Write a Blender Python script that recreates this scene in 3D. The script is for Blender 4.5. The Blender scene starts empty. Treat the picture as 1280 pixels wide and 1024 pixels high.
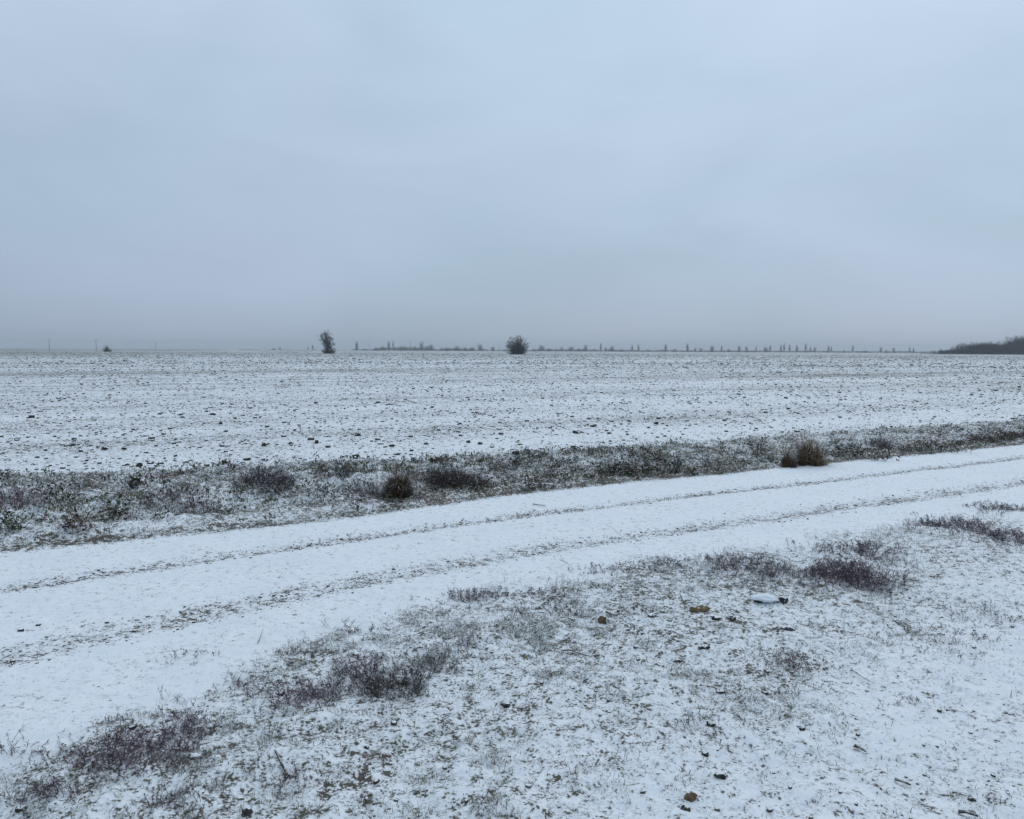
import bpy, math, random
import numpy as np
from mathutils import Matrix, Vector

C = bpy.context.scene.collection
scene = bpy.context.scene
R_ = math.radians

# ------------------------------------------------------------------ camera
CAM_H = 2.0
FPX = 1004.0                      # focal length in photo pixels (1280 wide)
PITCH, ROLL = 4.24, 0.25
cd = bpy.data.cameras.new('camera')
cd.sensor_width = 36.0
cd.lens = 36.0 * FPX / 1280.0
cd.clip_start = 0.05
cd.clip_end = 12000.0
cam = bpy.data.objects.new('camera', cd)
C.objects.link(cam)
cam_rot = Matrix.Rotation(R_(90 - PITCH), 4, 'X') @ Matrix.Rotation(R_(ROLL), 4, 'Z')
cam.matrix_world = Matrix.Translation((0, 0, CAM_H)) @ cam_rot
scene.camera = cam

# ------------------------------------------------------------------ world: overcast winter sky
SUN_EL, SUN_ROT = 38.0, 25.0
w = bpy.data.worlds.new('World')
scene.world = w
w.use_nodes = True
nt = w.node_tree
nt.nodes.clear()
N = nt.nodes.new
L = nt.links.new
out = N('ShaderNodeOutputWorld')
sky = N('ShaderNodeTexSky')
sky.sky_type = 'NISHITA'
sky.sun_disc = False
sky.sun_elevation = R_(SUN_EL)
sky.sun_rotation = R_(SUN_ROT)
bg1 = N('ShaderNodeBackground')
bg1.inputs['Strength'].default_value = 0.1
L(sky.outputs[0], bg1.inputs['Color'])
tc = N('ShaderNodeTexCoord')
sep = N('ShaderNodeSeparateXYZ')
L(tc.outputs['Generated'], sep.inputs[0])
ramp = N('ShaderNodeValToRGB')
cr = ramp.color_ramp
def lin(r, g, b):
    f = lambda c: (c / 255.0 / 12.92) if c / 255.0 <= 0.04045 else ((c / 255.0 + 0.055) / 1.055) ** 2.4
    return (f(r), f(g), f(b), 1.0)
stops = [(0.0, lin(158, 175, 197)), (0.06, lin(168, 186, 208)), (0.17, lin(179, 198, 219)),
         (0.40, lin(191, 211, 231)), (1.0, (0.68, 0.75, 0.85, 1.0))]
cr.elements[0].position, cr.elements[0].color = stops[0]
cr.elements[1].position, cr.elements[1].color = stops[-1]
for p, c in stops[1:-1]:
    e = cr.elements.new(p)
    e.color = c
L(sep.outputs['Z'], ramp.inputs['Fac'])
# soft cloud mottling, stretched along the horizon
mp = N('ShaderNodeMapping')
mp.inputs['Scale'].default_value = (1.0, 1.0, 2.6)
L(tc.outputs['Generated'], mp.inputs['Vector'])
no = N('ShaderNodeTexNoise')
no.inputs['Scale'].default_value = 2.6
no.inputs['Detail'].default_value = 5.0
no.inputs['Roughness'].default_value = 0.5
no.inputs['Distortion'].default_value = 0.4
L(mp.outputs[0], no.inputs['Vector'])
mr = N('ShaderNodeMapRange')
mr.inputs['From Min'].default_value = 0.3
mr.inputs['From Max'].default_value = 0.7
mr.inputs['To Min'].default_value = 0.92
mr.inputs['To Max'].default_value = 1.07
L(no.outputs['Fac'], mr.inputs['Value'])
# a little darker towards the left (west), lighter to the right
mx = N('ShaderNodeMath'); mx.operation = 'MULTIPLY_ADD'
mx.inputs[1].default_value = 0.10
mx.inputs[2].default_value = 1.0
L(sep.outputs['X'], mx.inputs[0])
mm = N('ShaderNodeMath'); mm.operation = 'MULTIPLY'
L(mr.outputs[0], mm.inputs[0]); L(mx.outputs[0], mm.inputs[1])
vm = N('ShaderNodeVectorMath'); vm.operation = 'SCALE'
L(ramp.outputs[0], vm.inputs[0]); L(mm.outputs[0], vm.inputs['Scale'])
# violet / greenish cast wandering through the cloud
no2 = N('ShaderNodeTexNoise')
no2.inputs['Scale'].default_value = 2.7
no2.inputs['Detail'].default_value = 2.0
L(mp.outputs[0], no2.inputs['Vector'])
rp2 = N('ShaderNodeValToRGB')
rp2.color_ramp.elements[0].position = 0.35
rp2.color_ramp.elements[0].color = (0.975, 1.008, 1.0, 1)
rp2.color_ramp.elements[1].position = 0.65
rp2.color_ramp.elements[1].color = (1.010, 0.993, 1.004, 1)
L(no2.outputs['Fac'], rp2.inputs['Fac'])
vm2 = N('ShaderNodeVectorMath'); vm2.operation = 'MULTIPLY'
L(vm.outputs[0], vm2.inputs[0]); L(rp2.outputs[0], vm2.inputs[1])
bg2 = N('ShaderNodeBackground')
bg2.inputs['Strength'].default_value = 1.0
L(vm2.outputs[0], bg2.inputs['Color'])
ms = N('ShaderNodeMixShader')
ms.inputs[0].default_value = 0.95
L(bg1.outputs[0], ms.inputs[1]); L(bg2.outputs[0], ms.inputs[2])
L(ms.outputs[0], out.inputs['Surface'])

sl = bpy.data.lights.new('sun', 'SUN')
sl.energy = 0.5
sl.angle = R_(35)
sl.color = (1.0, 0.97, 0.93)
so = bpy.data.objects.new('sun', sl)
C.objects.link(so)
so.rotation_euler = (R_(90 - SUN_EL), 0, R_(180 - SUN_ROT))

scene.view_settings.view_transform = 'Standard'
scene.view_settings.look = 'None'
scene.view_settings.exposure = 0.0
scene.view_settings.gamma = 1.0
scene.render.film_transparent = False
scene.cycles.max_bounces = 6
scene.cycles.diffuse_bounces = 3
scene.cycles.volume_bounces = 0

# ------------------------------------------------------------------ noise
def _h(ix, iy, seed):
    n = (ix.astype(np.int64) * 374761393 + iy.astype(np.int64) * 668265263 + seed * 1442695041) & 0xFFFFFFFF
    n = ((n ^ (n >> 13)) * 1274126177) & 0xFFFFFFFF
    n = (n ^ (n >> 16)) & 0xFFFFFFFF
    return n
def pn(x, y, seed=0):
    """2-D gradient noise, about -1..1"""
    x = np.asarray(x, float); y = np.asarray(y, float)
    x0 = np.floor(x); y0 = np.floor(y)
    fx = x - x0; fy = y - y0
    u = fx * fx * fx * (fx * (fx * 6 - 15) + 10)
    v = fy * fy * fy * (fy * (fy * 6 - 15) + 10)
    def g(dx, dy):
        a = _h(x0 + dx, y0 + dy, seed) * (2 * math.pi / 4294967296.0)
        return np.cos(a) * (fx - dx) + np.sin(a) * (fy - dy)
    n0 = g(0, 0) * (1 - u) + g(1, 0) * u
    n1 = g(0, 1) * (1 - u) + g(1, 1) * u
    return (n0 * (1 - v) + n1 * v) * 1.5
def ss(x, a, b):
    t = np.clip((x - a) / (b - a), 0, 1)
    return t * t * (3 - 2 * t)

# ------------------------------------------------------------------ pixel -> ground
Rm = np.array(cam_rot.to_3x3())
def ray(px, py):
    d = np.array([(px - 640.0) / FPX, -(py - 512.0) / FPX, -1.0])
    return Rm @ d
def flat(px, py, z=0.0):
    d = ray(px, py)
    t = (CAM_H - z) / -d[2]
    return d[0] * t, d[1] * t

TH = R_(31.0)
cT, sT = math.cos(TH), math.sin(TH)
def uv(x, y):
    return x * cT + y * sT, -x * sT + y * cT
def line(pts, z=0.0):
    us, vs = [], []
    for p in pts:
        x, y = flat(p[0], p[1], z)
        u, v = uv(x, y)
        us.append(u); vs.append(v)
    return np.array(us), np.array(vs)
LIFT = 0.16
# roadside lines traced on the ground
lA = line([(-200, 604), (0, 594), (160, 592), (320, 585), (480, 577), (640, 570), (800, 560), (960, 547), (1100, 540), (1280, 528)], LIFT)
lB = line([(-200, 716), (0, 692), (160, 678), (320, 661), (420, 650), (640, 620), (800, 602), (960, 587), (1100, 573), (1280, 556)])
lC = line([(-200, 775), (0, 737), (160, 713), (320, 690), (480, 667), (640, 645), (800, 626), (960, 608), (1120, 590), (1280, 571)])
lD = line([(-200, 880), (0, 825), (160, 785), (320, 751), (480, 720), (640, 691), (800, 667), (960, 647), (1120, 624), (1280, 602)])
lE = line([(-200, 1010), (0, 932), (120, 905), (200, 880), (260, 850), (330, 825), (400, 790), (460, 765), (540, 742), (640, 727), (760, 704), (900, 690), (1000, 674), (1120, 657), (1280, 634)])
def f(ln, u):
    return np.interp(u, ln[0], ln[1])

def height(x, y):
    x = np.asarray(x, float); y = np.asarray(y, float)
    u, v = uv(x, y)
    A, B, Cc, D, E = f(lA, u), f(lB, u), f(lC, u), f(lD, u), f(lE, u)
    d = np.hypot(x, y)
    z = 0.02 * pn(x * .3, y * .3, 1) * ss(d, 0, 6)
    # bank up to the field, with a ploughed lip
    z = z + LIFT * ss(v, B + 0.1, A) - 0.07 * np.exp(-((v - (B * .65 + A * .35)) / .35) ** 2)
    z = z + 0.03 * np.exp(-((v - A - .05) / .12) ** 2)
    wf = ss(v, A - .1, A + .35)
    wv = ss(v, B - .05, B + .25) * (1 - wf)
    wg = 1 - ss(v, E - .15, E + .15)
    wr = (1 - wf) * (1 - wv) * (1 - wg)
    # field clods under the snow
    c1 = pn(x * 4.3, y * 4.3, 11); c2 = pn(x * 9.7, y * 9.7, 12); c3 = pn(x * 1.6, y * 1.6, 13)
    near = 1 - .55 * ss(v, A + 2.8, A) 
    far = 1 + 0.6 * ss(d, 40, 200)
    fr = (0.020 * c3 + 0.024 * np.maximum(c1, -.1) + 0.013 * c2 + .010 * np.sin(v * 7.4 + 1.4 * pn(x * .2, y * .2, 14))) * near * far
    z = z + wf * fr
    # verge lumps
    z = z + wv * (0.055 * pn(x * 1.9, y * 1.9, 21) + 0.060 * np.abs(pn(x * 4.1, y * 4.1, 22)) + .024 * pn(x * 12, y * 12, 23))
    # road ruts
    wob = .05 * pn(u * .35, v * 0, 31)
    for ln, k in ((Cc, 1.0), (D, 1.3)):
        q = v - ln - wob
        z = z - (wr + wg * .0) * 0.020 * np.exp(-(q / (.13 * k)) ** 2) + wr * .008 * np.exp(-((np.abs(q) - .28) / .08) ** 2)
    z = z + wr * (0.008 * pn(u * 1.2, v * 3, 32) + .018 * np.minimum(0, pn(x * 4, y * 6, 33) + .1) + .014 * np.minimum(0, pn(x * 9, y * 13, 35)) + .0035 * pn(x * 23, y * 23, 34))
    # near rough ground
    z = z + wg * (0.035 * pn(x * .9, y * .9, 41) + 0.022 * pn(x * 3.1, y * 3.1, 42) + 0.017 * pn(x * 7.5, y * 7.5, 43) + .010 * pn(x * 15, y * 15, 44) + .004 * pn(x * 41, y * 41, 45))
    return z
def at(px, py):
    z = 0.0
    for _ in range(6):
        x, y = flat(px, py, z)
        z = float(height(x, y))
    return x, y, z
def pxm(px, py):
    """metres per photo pixel at that ground point"""
    x, y, z = at(px, py)
    return math.sqrt(x * x + y * y + (CAM_H - z) ** 2) / FPX

# ------------------------------------------------------------------ object helpers
def tag(o, label=None, cat=None, group=None, kind=None):
    if label: o['label'] = label
    if cat: o['category'] = cat
    if group: o['group'] = group
    if kind: o['kind'] = kind
    return o
def empty(name, loc):
    o = bpy.data.objects.new(name, None)
    C.objects.link(o); o.location = loc
    o.empty_display_size = .1
    return o
def mesh(name, V, F, mat, parent=None, col=None, attrs=None, smooth=False, loc=None):
    V = np.asarray(V, np.float32); F = np.asarray(F, np.int32)
    k = F.shape[1]
    me = bpy.data.meshes.new(name)
    me.vertices.add(len(V)); me.vertices.foreach_set('co', V.ravel())
    me.loops.add(F.size); me.loops.foreach_set('vertex_index', F.ravel())
    me.polygons.add(len(F)); me.polygons.foreach_set('loop_start', np.arange(0, F.size, k, dtype=np.int32))
    if smooth:
        me.polygons.foreach_set('use_smooth', np.ones(len(F), bool))
    if col is not None:
        a = me.attributes.new('tint', 'FLOAT_COLOR', 'POINT')
        c4 = np.ones((len(V), 4), np.float32); c4[:, :3] = col
        a.data.foreach_set('color', c4.ravel())
    for n_, arr in (attrs or {}).items():
        a = me.attributes.new(n_, 'FLOAT', 'POINT')
        a.data.foreach_set('value', np.asarray(arr, np.float32))
    me.update(calc_edges=True)
    me.materials.append(mat)
    o = bpy.data.objects.new(name, me)
    C.objects.link(o)
    if parent is not None: o.parent = parent
    if loc is not None: o.location = loc
    return o
def nrm(D):
    return D / np.maximum(np.linalg.norm(D, axis=-1, keepdims=True), 1e-9)

# ------------------------------------------------------------------ materials
def newmat(name):
    m = bpy.data.materials.new(name); m.use_nodes = True
    t = m.node_tree; t.nodes.clear()
    o = t.nodes.new('ShaderNodeOutputMaterial')
    b = t.nodes.new('ShaderNodeBsdfPrincipled')
    t.links.new(b.outputs[0], o.inputs['Surface'])
    return m, t, b
def tnoise(t, vec, scale, detail=3, rough=.55):
    n = t.nodes.new('ShaderNodeTexNoise')
    n.inputs['Scale'].default_value = scale
    n.inputs['Detail'].default_value = detail
    n.inputs['Roughness'].default_value = rough
    t.links.new(vec, n.inputs['Vector'])
    return n.outputs['Fac']
def tmath(t, op, a, b=None, c=None):
    n = t.nodes.new('ShaderNodeMath'); n.operation = op
    for i, q in enumerate((a, b, c)):
        if q is None: continue
        if isinstance(q, (int, float)): n.inputs[i].default_value = q
        else: t.links.new(q, n.inputs[i])
    return n.outputs[0]
def tmix(t, fac, a, b):
    n = t.nodes.new('ShaderNodeMix'); n.data_type = 'RGBA'
    for s, q in ((n.inputs[0], fac), (n.inputs[6], a), (n.inputs[7], b)):
        if isinstance(q, (int, float)): s.default_value = q
        elif isinstance(q, tuple): s.default_value = q if len(q) == 4 else q + (1,)
        else: t.links.new(q, s)
    return n.outputs[2]
def trange(t, v, a, b, c=0, d=1, smooth=True):
    n = t.nodes.new('ShaderNodeMapRange')
    if smooth: n.interpolation_type = 'SMOOTHSTEP'
    t.links.new(v, n.inputs['Value'])
    for k, q in zip(('From Min', 'From Max', 'To Min', 'To Max'), (a, b, c, d)):
        n.inputs[k].default_value = q
    return n.outputs[0]

SNOW = (0.82, 0.865, 0.905)
def ground_material():
    m, t, b = newmat('snow_over_soil')
    g = t.nodes.new('ShaderNodeNewGeometry')
    P = g.outputs['Position']
    n1 = tnoise(t, P, 15, 4, .62)
    n2 = tnoise(t, P, 55, 4, .65)
    n3 = tnoise(t, P, 2.2, 2, .5)
    s = t.nodes.new('ShaderNodeAttribute'); s.attribute_name = 'soil'
    gr = t.nodes.new('ShaderNodeAttribute'); gr.attribute_name = 'green'
    n4 = tnoise(t, P, 170, 2, .6)
    v = tmath(t, 'MULTIPLY', n1, .42)
    v = tmath(t, 'MULTIPLY_ADD', n2, .48, v)
    v = tmath(t, 'MULTIPLY_ADD', n3, .1, v)
    v = tmath(t, 'MULTIPLY_ADD', tmath(t, 'SUBTRACT', v, .5), 2.0, .5)
    s6 = tmath(t, 'MULTIPLY', s.outputs['Fac'], .62)
    v = tmath(t, 'ADD', v, s6)
    bare = trange(t, v, .775, .845)
    # thin snow with soil or grass half showing through
    thin = trange(t, v, .60, .83, 0, .34)
    soilc = tmix(t, trange(t, n2, .35, .65), (.036, .029, .024), (.125, .100, .074))
    grassc = tmix(t, trange(t, n4, .38, .60), (.030, .036, .024), (.16, .155, .110))
    grassc = tmix(t, trange(t, n3, .45, .62, 0, .6), grassc, (.075, .058, .050))
    under = tmix(t, gr.outputs['Fac'], soilc, grassc)
    snowc = tmix(t, trange(t, n3, .3, .7), (.785, .84, .885), (.835, .88, .92))
    c = tmix(t, thin, snowc, under)
    c = tmix(t, bare, c, under)
    t.links.new(c, b.inputs['Base Color'])
    b.inputs['Roughness'].default_value = .75
    b.inputs['Specular IOR Level'].default_value = .25
    bp = t.nodes.new('ShaderNodeBump')
    bp.inputs['Strength'].default_value = .6
    bp.inputs['Distance'].default_value = .012
    hgt = tmath(t, 'SUBTRACT', tmath(t, 'MULTIPLY', n2, 1.0), tmath(t, 'MULTIPLY', bare, .25))
    t.links.new(hgt, bp.inputs['Height'])
    t.links.new(bp.outputs[0], b.inputs['Normal'])
    return m
def plant_material(name, snow=.8, lo=.45, hi=.85):
    m, t, b = newmat(name)
    a = t.nodes.new('ShaderNodeAttribute'); a.attribute_name = 'tint'
    g = t.nodes.new('ShaderNodeNewGeometry')
    sp = t.nodes.new('ShaderNodeSeparateXYZ')
    t.links.new(g.outputs['Normal'], sp.inputs[0])
    nz = sp.outputs['Z']
    up = trange(t, nz, lo, hi)
    n = trange(t, tnoise(t, g.outputs['Position'], 32, 3, .6), .42, .58)
    fac = tmath(t, 'MULTIPLY', tmath(t, 'MULTIPLY', up, n), snow)
    c = tmix(t, fac, a.outputs['Color'], SNOW)
    t.links.new(c, b.inputs['Base Color'])
    b.inputs['Roughness'].default_value = .8
    b.inputs['Specular IOR Level'].default_value = .2
    return m
def rock_material(name, c1, c2, snow=1.0, lo=.55, hi=.8, sc=30):
    m, t, b = newmat(name)
    g = t.nodes.new('ShaderNodeNewGeometry')
    sp = t.nodes.new('ShaderNodeSeparateXYZ')
    t.links.new(g.outputs['Normal'], sp.inputs[0])
    n = tnoise(t, g.outputs['Position'], sc, 4, .6)
    base = tmix(t, trange(t, n, .35, .65), c1, c2)
    nn = tmath(t, 'MULTIPLY_ADD', tmath(t, 'SUBTRACT', n, .5), 1.2, sp.outputs['Z'])
    fac = tmath(t, 'MULTIPLY', trange(t, nn, lo, hi), snow)
    t.links.new(tmix(t, fac, base, SNOW), b.inputs['Base Color'])
    b.inputs['Roughness'].default_value = .85
    b.inputs['Specular IOR Level'].default_value = .2
    bp = t.nodes.new('ShaderNodeBump'); bp.inputs['Strength'].default_value = .5
    bp.inputs['Distance'].default_value = .01
    t.links.new(n, bp.inputs['Height']); t.links.new(bp.outputs[0], b.inputs['Normal'])
    return m
MG = ground_material()
MP = plant_material('frosted_grass', .62, .45, .9)
MPV = plant_material('frosted_bank_plants', .38, .5, .95)
MT = plant_material('dry_twig', .55, .55, .95)
MTR = plant_material('bare_branch', .12, .6, .95)
MCLOD = rock_material('soil_clod', (.024, .021, .018), (.070, .058, .046), 1.0, .80, .98)
MCLODW = rock_material('snowy_soil_clod', (.034, .028, .023), (.105, .085, .062), 1.0, .55, .78)
MSTONE = rock_material('dark_stone', (.026, .024, .023), (.085, .075, .066), 1.0, .62, .85, 45)
MBROWN = rock_material('brown_stone', (.10, .062, .040), (.17, .115, .08), .9, .86, 1.05)
MTAN = rock_material('tan_stone', (.13, .10, .055), (.23, .185, .11), .9, .90, 1.1)
MSNOW = rock_material('fresh_snow', (.78, .84, .91), (.82, .88, .94), 0)
MWOOD = rock_material('weathered_pole_wood', (.10, .095, .09), (.17, .16, .15), 0)

# ------------------------------------------------------------------ ground sheet, one grid cut into field / verge / road / ground
def build_ground():
    a_in = np.arange(-52, 52.001, .17)
    a_out = np.arange(54, 306.001, 3.0)
    ang = np.radians(np.concatenate([a_in, a_out]))          # 0 = straight ahead
    r = [0.01]
    while r[-1] < 3050:
        q = .0046 if 3.0 < r[-1] < 60 else (.008 if r[-1] < 400 else .03)
        if r[-1] < 3.0: q = .03 if r[-1] > .3 else .3
        r.append(r[-1] * (1 + q))
    r = np.array(r)
    na, nr = len(ang), len(r)
    rr, aa = np.meshgrid(r, ang, indexing='ij')
    x = (rr * np.sin(aa)).ravel(); y = (rr * np.cos(aa)).ravel()
    z = height(x, y)
    d = np.hypot(x, y)
    # steepness of the relief towards the viewer side: clods shed snow on steep flanks
    zz = z.reshape(nr, na)
    dzr = np.gradient(zz, axis=0) / np.maximum(np.gradient(rr, axis=0), 1e-6)
    dza = np.gradient(zz, axis=1) / np.maximum(rr * np.gradient(aa, axis=1), 1e-6)
    slope = np.clip(np.hypot(dzr, dza), 0, 1.2).ravel()
    u, v = uv(x, y)
    A, B, Cc, D, E = f(lA, u), f(lB, u), f(lC, u), f(lD, u), f(lE, u)
    # --- how much soil or grass shows
    band = pn(v * .22 + u * .01, u * .012, 51)
    patch = pn(x * .35, y * .35, 52)
    fine = pn(x * 1.7, y * 1.7, 53)
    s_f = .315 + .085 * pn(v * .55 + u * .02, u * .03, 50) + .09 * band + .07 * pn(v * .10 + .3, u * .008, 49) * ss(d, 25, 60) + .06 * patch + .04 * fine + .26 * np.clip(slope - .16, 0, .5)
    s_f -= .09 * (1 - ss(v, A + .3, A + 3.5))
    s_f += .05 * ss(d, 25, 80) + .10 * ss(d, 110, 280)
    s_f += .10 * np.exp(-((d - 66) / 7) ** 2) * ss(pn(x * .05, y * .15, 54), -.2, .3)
    s_v = .43 + .16 * pn(x * .9, y * .9, 55) + .12 * pn(x * 2.5, y * 2.5, 56)
    h = (v - B) / np.maximum(A - B, .1)
    s_v += .13 * np.exp(-((h - .04) / .05) ** 2) + .10 * (1 - ss(h, .3, .6)) * ss(u, 3, 6)
    s_v -= .16 * np.exp(-((h - .17) / .07) ** 2) * (1 - ss(u, -1, 5))
    s_r = .13 + .06 * fine
    wob = .05 * pn(u * .35, v * 0, 31)
    for ln, wd, am in ((Cc, .12, .285), (D, .19, .265)):
        q = v - ln - wob
        rag = .92 + .12 * ss(pn(u * 2.2, v * 5, 57), -.5, .5)
        s_r += am * np.exp(-(q / wd) ** 2) * rag
        s_r += .12 * np.exp(-((q - .18) / .05) ** 2) * (1 - ss(u, 1, 6))
    s_g = .352 + .07 * patch + .06 * fine + .06 * pn(x * 5, y * 5, 58)
    s_g -= .15 * ss(x * .8 - (y - 5.0) * .9, 0.6, 2.6)       # clean snow at the near right
    wf = ss(v, A - .12, A + .12); wb = ss(v, B - .08, B + .10) * (1 - wf)
    wg = 1 - ss(v, E - .35 + .5 * pn(x * 1.2, y * 1.2, 59), E + .15 + .5 * pn(x * 1.2, y * 1.2, 59))
    wr = np.clip(1 - wf - wb - wg, 0, 1)
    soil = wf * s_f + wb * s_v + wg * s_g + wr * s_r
    green = wf * (.35 + .35 * pn(x * .5, y * .5, 62) + .5 * ss(d, 50, 90) * ss(patch, -.3, .3)) + wb * (.62 + .5 * pn(x * .8, y * .8, 60)) + wg * .8 + wr * .15
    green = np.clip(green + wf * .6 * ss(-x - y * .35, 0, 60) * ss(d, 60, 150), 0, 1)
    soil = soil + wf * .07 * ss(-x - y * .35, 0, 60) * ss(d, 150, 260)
    V = np.stack([x, y, z], 1)
    i, j = np.meshgrid(np.arange(nr - 1), np.arange(na), indexing='ij')
    j2 = (j + 1) % na
    F = np.stack([i * na + j, i * na + j2, (i + 1) * na + j2, (i + 1) * na + j], -1).reshape(-1, 4)[:, ::-1]
    fc = V[F[:, 0]]
    fu, fv = uv(fc[:, 0], fc[:, 1])
    jit = .10 * pn(fc[:, 0] * 1.3, fc[:, 1] * 1.3, 61)
    zone = np.where(fv > f(lA, fu) + jit, 0, np.where(fv > f(lB, fu) + jit, 1, np.where(fv > f(lE, fu) + jit * 2, 2, 3)))
    for k, nm in enumerate(('field', 'verge', 'dirt_road', 'ground')):
        Fk = F[zone == k]
        used, inv = np.unique(Fk, return_inverse=True)
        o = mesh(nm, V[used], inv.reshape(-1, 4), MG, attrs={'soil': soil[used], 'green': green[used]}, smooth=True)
        tag(o, kind='structure', label={'field': 'ploughed field under thin snow with soil clods showing',
            'verge': 'weedy bank between the snowy field and the dirt road',
            'dirt_road': 'snow covered dirt road with two dark wheel tracks',
            'ground': 'snowy rough grass ground in the foreground beside the road'}[nm])
build_ground()

# ------------------------------------------------------------------ plant geometry (all numpy)
class Bag:
    def __init__(s): s.V, s.F, s.c, s.n = [], [], [], 0
    def add(s, V, F, col):
        V = np.asarray(V).reshape(-1, 3); F = np.asarray(F).reshape(-1, 3)
        s.V.append(V); s.F.append(F + s.n); s.n += len(V)
        s.c.append(np.broadcast_to(np.asarray(col, float).reshape(-1, 3), (len(V), 3)) if np.asarray(col).size == 3 else np.asarray(col).reshape(-1, 3))
    def build(s, name, mat, parent=None, loc=None, origin=None, smooth=False):
        V = np.concatenate(s.V)
        if origin is not None: V = V - np.asarray(origin)
        return mesh(name, V, np.concatenate(s.F), mat, parent, np.concatenate(s.c), loc=loc, smooth=smooth)
def prisms(bag, P0, P1, r0, r1, col):
    n = len(P0)
    d = nrm(P1 - P0)
    ref = np.where(np.abs(d[:, 2:3]) > .9, np.array([[1., 0, 0]]), np.array([[0, 0, 1.]]))
    a = nrm(np.cross(d, ref)); b = np.cross(d, a)
    V = np.empty((n, 6, 3))
    for k in range(3):
        t = 2 * math.pi * k / 3
        o = a * math.cos(t) + b * math.sin(t)
        V[:, k] = P0 + o * r0[:, None]; V[:, 3 + k] = P1 + o * r1[:, None]
    T = []
    for k in range(3):
        q = (k + 1) % 3
        T += [[k, q, 3 + q], [k, 3 + q, 3 + k]]
    F = (np.arange(n)[:, None, None] * 6 + np.array(T)[None]).reshape(-1, 3)
    bag.add(V, F, np.repeat(col, 6, axis=0) if np.asarray(col).size > 3 else col)
def grow(bag, rng, P, D, Ln, Rd, levels, nseg=3, bend=.12, up=.05, col=(.08, .06, .065), cvar=.35, tips=None, ground=None):
    """stems with side twigs, level by level.  levels = [(children, length ratio, angle deg, radius ratio), ...]"""
    col = np.asarray(col, float)
    for lev in range(len(levels) + 1):
        n = len(P)
        pts = [P]; q = P; d = nrm(D); dirs = []
        for s in range(nseg):
            d = nrm(d + rng.normal(0, bend, (n, 3)) + np.array([0, 0, up]))
            q2 = q + d * (Ln / nseg)[:, None]
            if ground is not None:
                q2[:, 2] = np.maximum(q2[:, 2], ground(q2[:, 0], q2[:, 1]) + .004)
            cc = np.clip(col * (1 + rng.uniform(-cvar, cvar, (n, 1))), 0, 1)
            f0 = 1 - .75 * s / nseg; f1 = 1 - .75 * (s + 1) / nseg
            prisms(bag, q, q2, Rd * f0, Rd * f1, cc)
            q = q2; pts.append(q); dirs.append(d)
        if tips is not None and lev == len(levels): tips.append((q, d))
        if lev == len(levels): break
        k, ratio, angd, rr = levels[lev]
        idx = np.repeat(np.arange(n), k)
        t = rng.uniform(.25, 1., len(idx)) * nseg
        si = np.minimum(t.astype(int), nseg - 1); fr = t - si
        PT = np.stack(pts, 1); DD = np.stack(dirs, 1)
        base = PT[idx, si] * (1 - fr[:, None]) + PT[idx, si + 1] * fr[:, None]
        pd = DD[idx, si]
        rv = nrm(rng.normal(0, 1, (len(idx), 3)))
        perp = nrm(rv - pd * np.sum(rv * pd, 1, keepdims=True))
        an = np.radians(angd * rng.uniform(.5, 1.3, len(idx)))[:, None]
        P = base; D = pd * np.cos(an) + perp * np.sin(an)
        Ln = Ln[idx] * ratio * rng.uniform(.6, 1.25, len(idx)) * (1.15 - .5 * t / nseg)
        Rd = Rd[idx] * rr
def blades(bag, rng, x, y, z, hgt, wid, lean, col, snowy=.0, az=None):
    n = len(x)
    if az is None: az = rng.uniform(0, 2 * math.pi, n)
    dirn = np.stack([np.cos(az), np.sin(az), np.zeros(n)], 1)
    fa = az + math.pi / 2 + rng.normal(0, .5, n)
    side = np.stack([np.cos(fa), np.sin(fa), np.zeros(n)], 1)
    b = np.stack([x, y, z - .006], 1)
    m = b + dirn * (hgt * lean * .35)[:, None] + np.array([0, 0, 1.]) * (hgt * .62 * (1 - .25 * lean))[:, None]
    t = b + dirn * (hgt * lean * 1.15)[:, None] + np.array([0, 0, 1.]) * (hgt * (1 - .55 * lean))[:, None]
    w = wid[:, None]
    V = np.stack([b - side * w * .5, b + side * w * .5, m - side * w * .42, m + side * w * .42, t], 1)
    F = (np.arange(n)[:, None, None] * 5 + np.array([[0, 1, 3], [0, 3, 2], [2, 3, 4]])[None]).reshape(-1, 3)
    bag.add(V, F, np.repeat(col, 5, axis=0))
def leaves(bag, rng, P, D, size, col, aspect=.45):
    n = len(P); D = nrm(D)
    rv = rng.normal(0, .5, (n, 3)) + np.array([0, 0, 1.])
    s = nrm(np.cross(D, rv)); up = np.cross(s, D)
    L_ = size[:, None]
    m = P + D * L_ * .5
    V = np.stack([P, m - s * L_ * aspect * .5 + up * L_ * .10, P + D * L_ + up * L_ * -.08, m + s * L_ * aspect * .5 + up * L_ * .10, m], 1)
    F = (np.arange(n)[:, None, None] * 5 + np.array([[0, 4, 1], [1, 4, 2], [0, 3, 4], [3, 2, 4]])[None]).reshape(-1, 3)
    bag.add(V, F, np.repeat(col, 5, axis=0))
def pal(rng, n, cols, wts, var=.25):
    cols = np.array(cols, float); wts = np.array(wts, float) / sum(wts)
    c = cols[rng.choice(len(cols), n, p=wts)]
    return np.clip(c * (1 + rng.uniform(-var, var, (n, 1))), 0, .95)

GREY_GREEN = (.108, .122, .068); TAN = (.225, .165, .088); DARKG = (.034, .052, .018)
OLIVE = (.082, .090, .028)
BROWN = (.085, .052, .034); PURPLE = (.122, .074, .098); FROST = (.52, .57, .60); DARK = (.028, .024, .024); STRAW = (.26, .23, .17)

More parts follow.
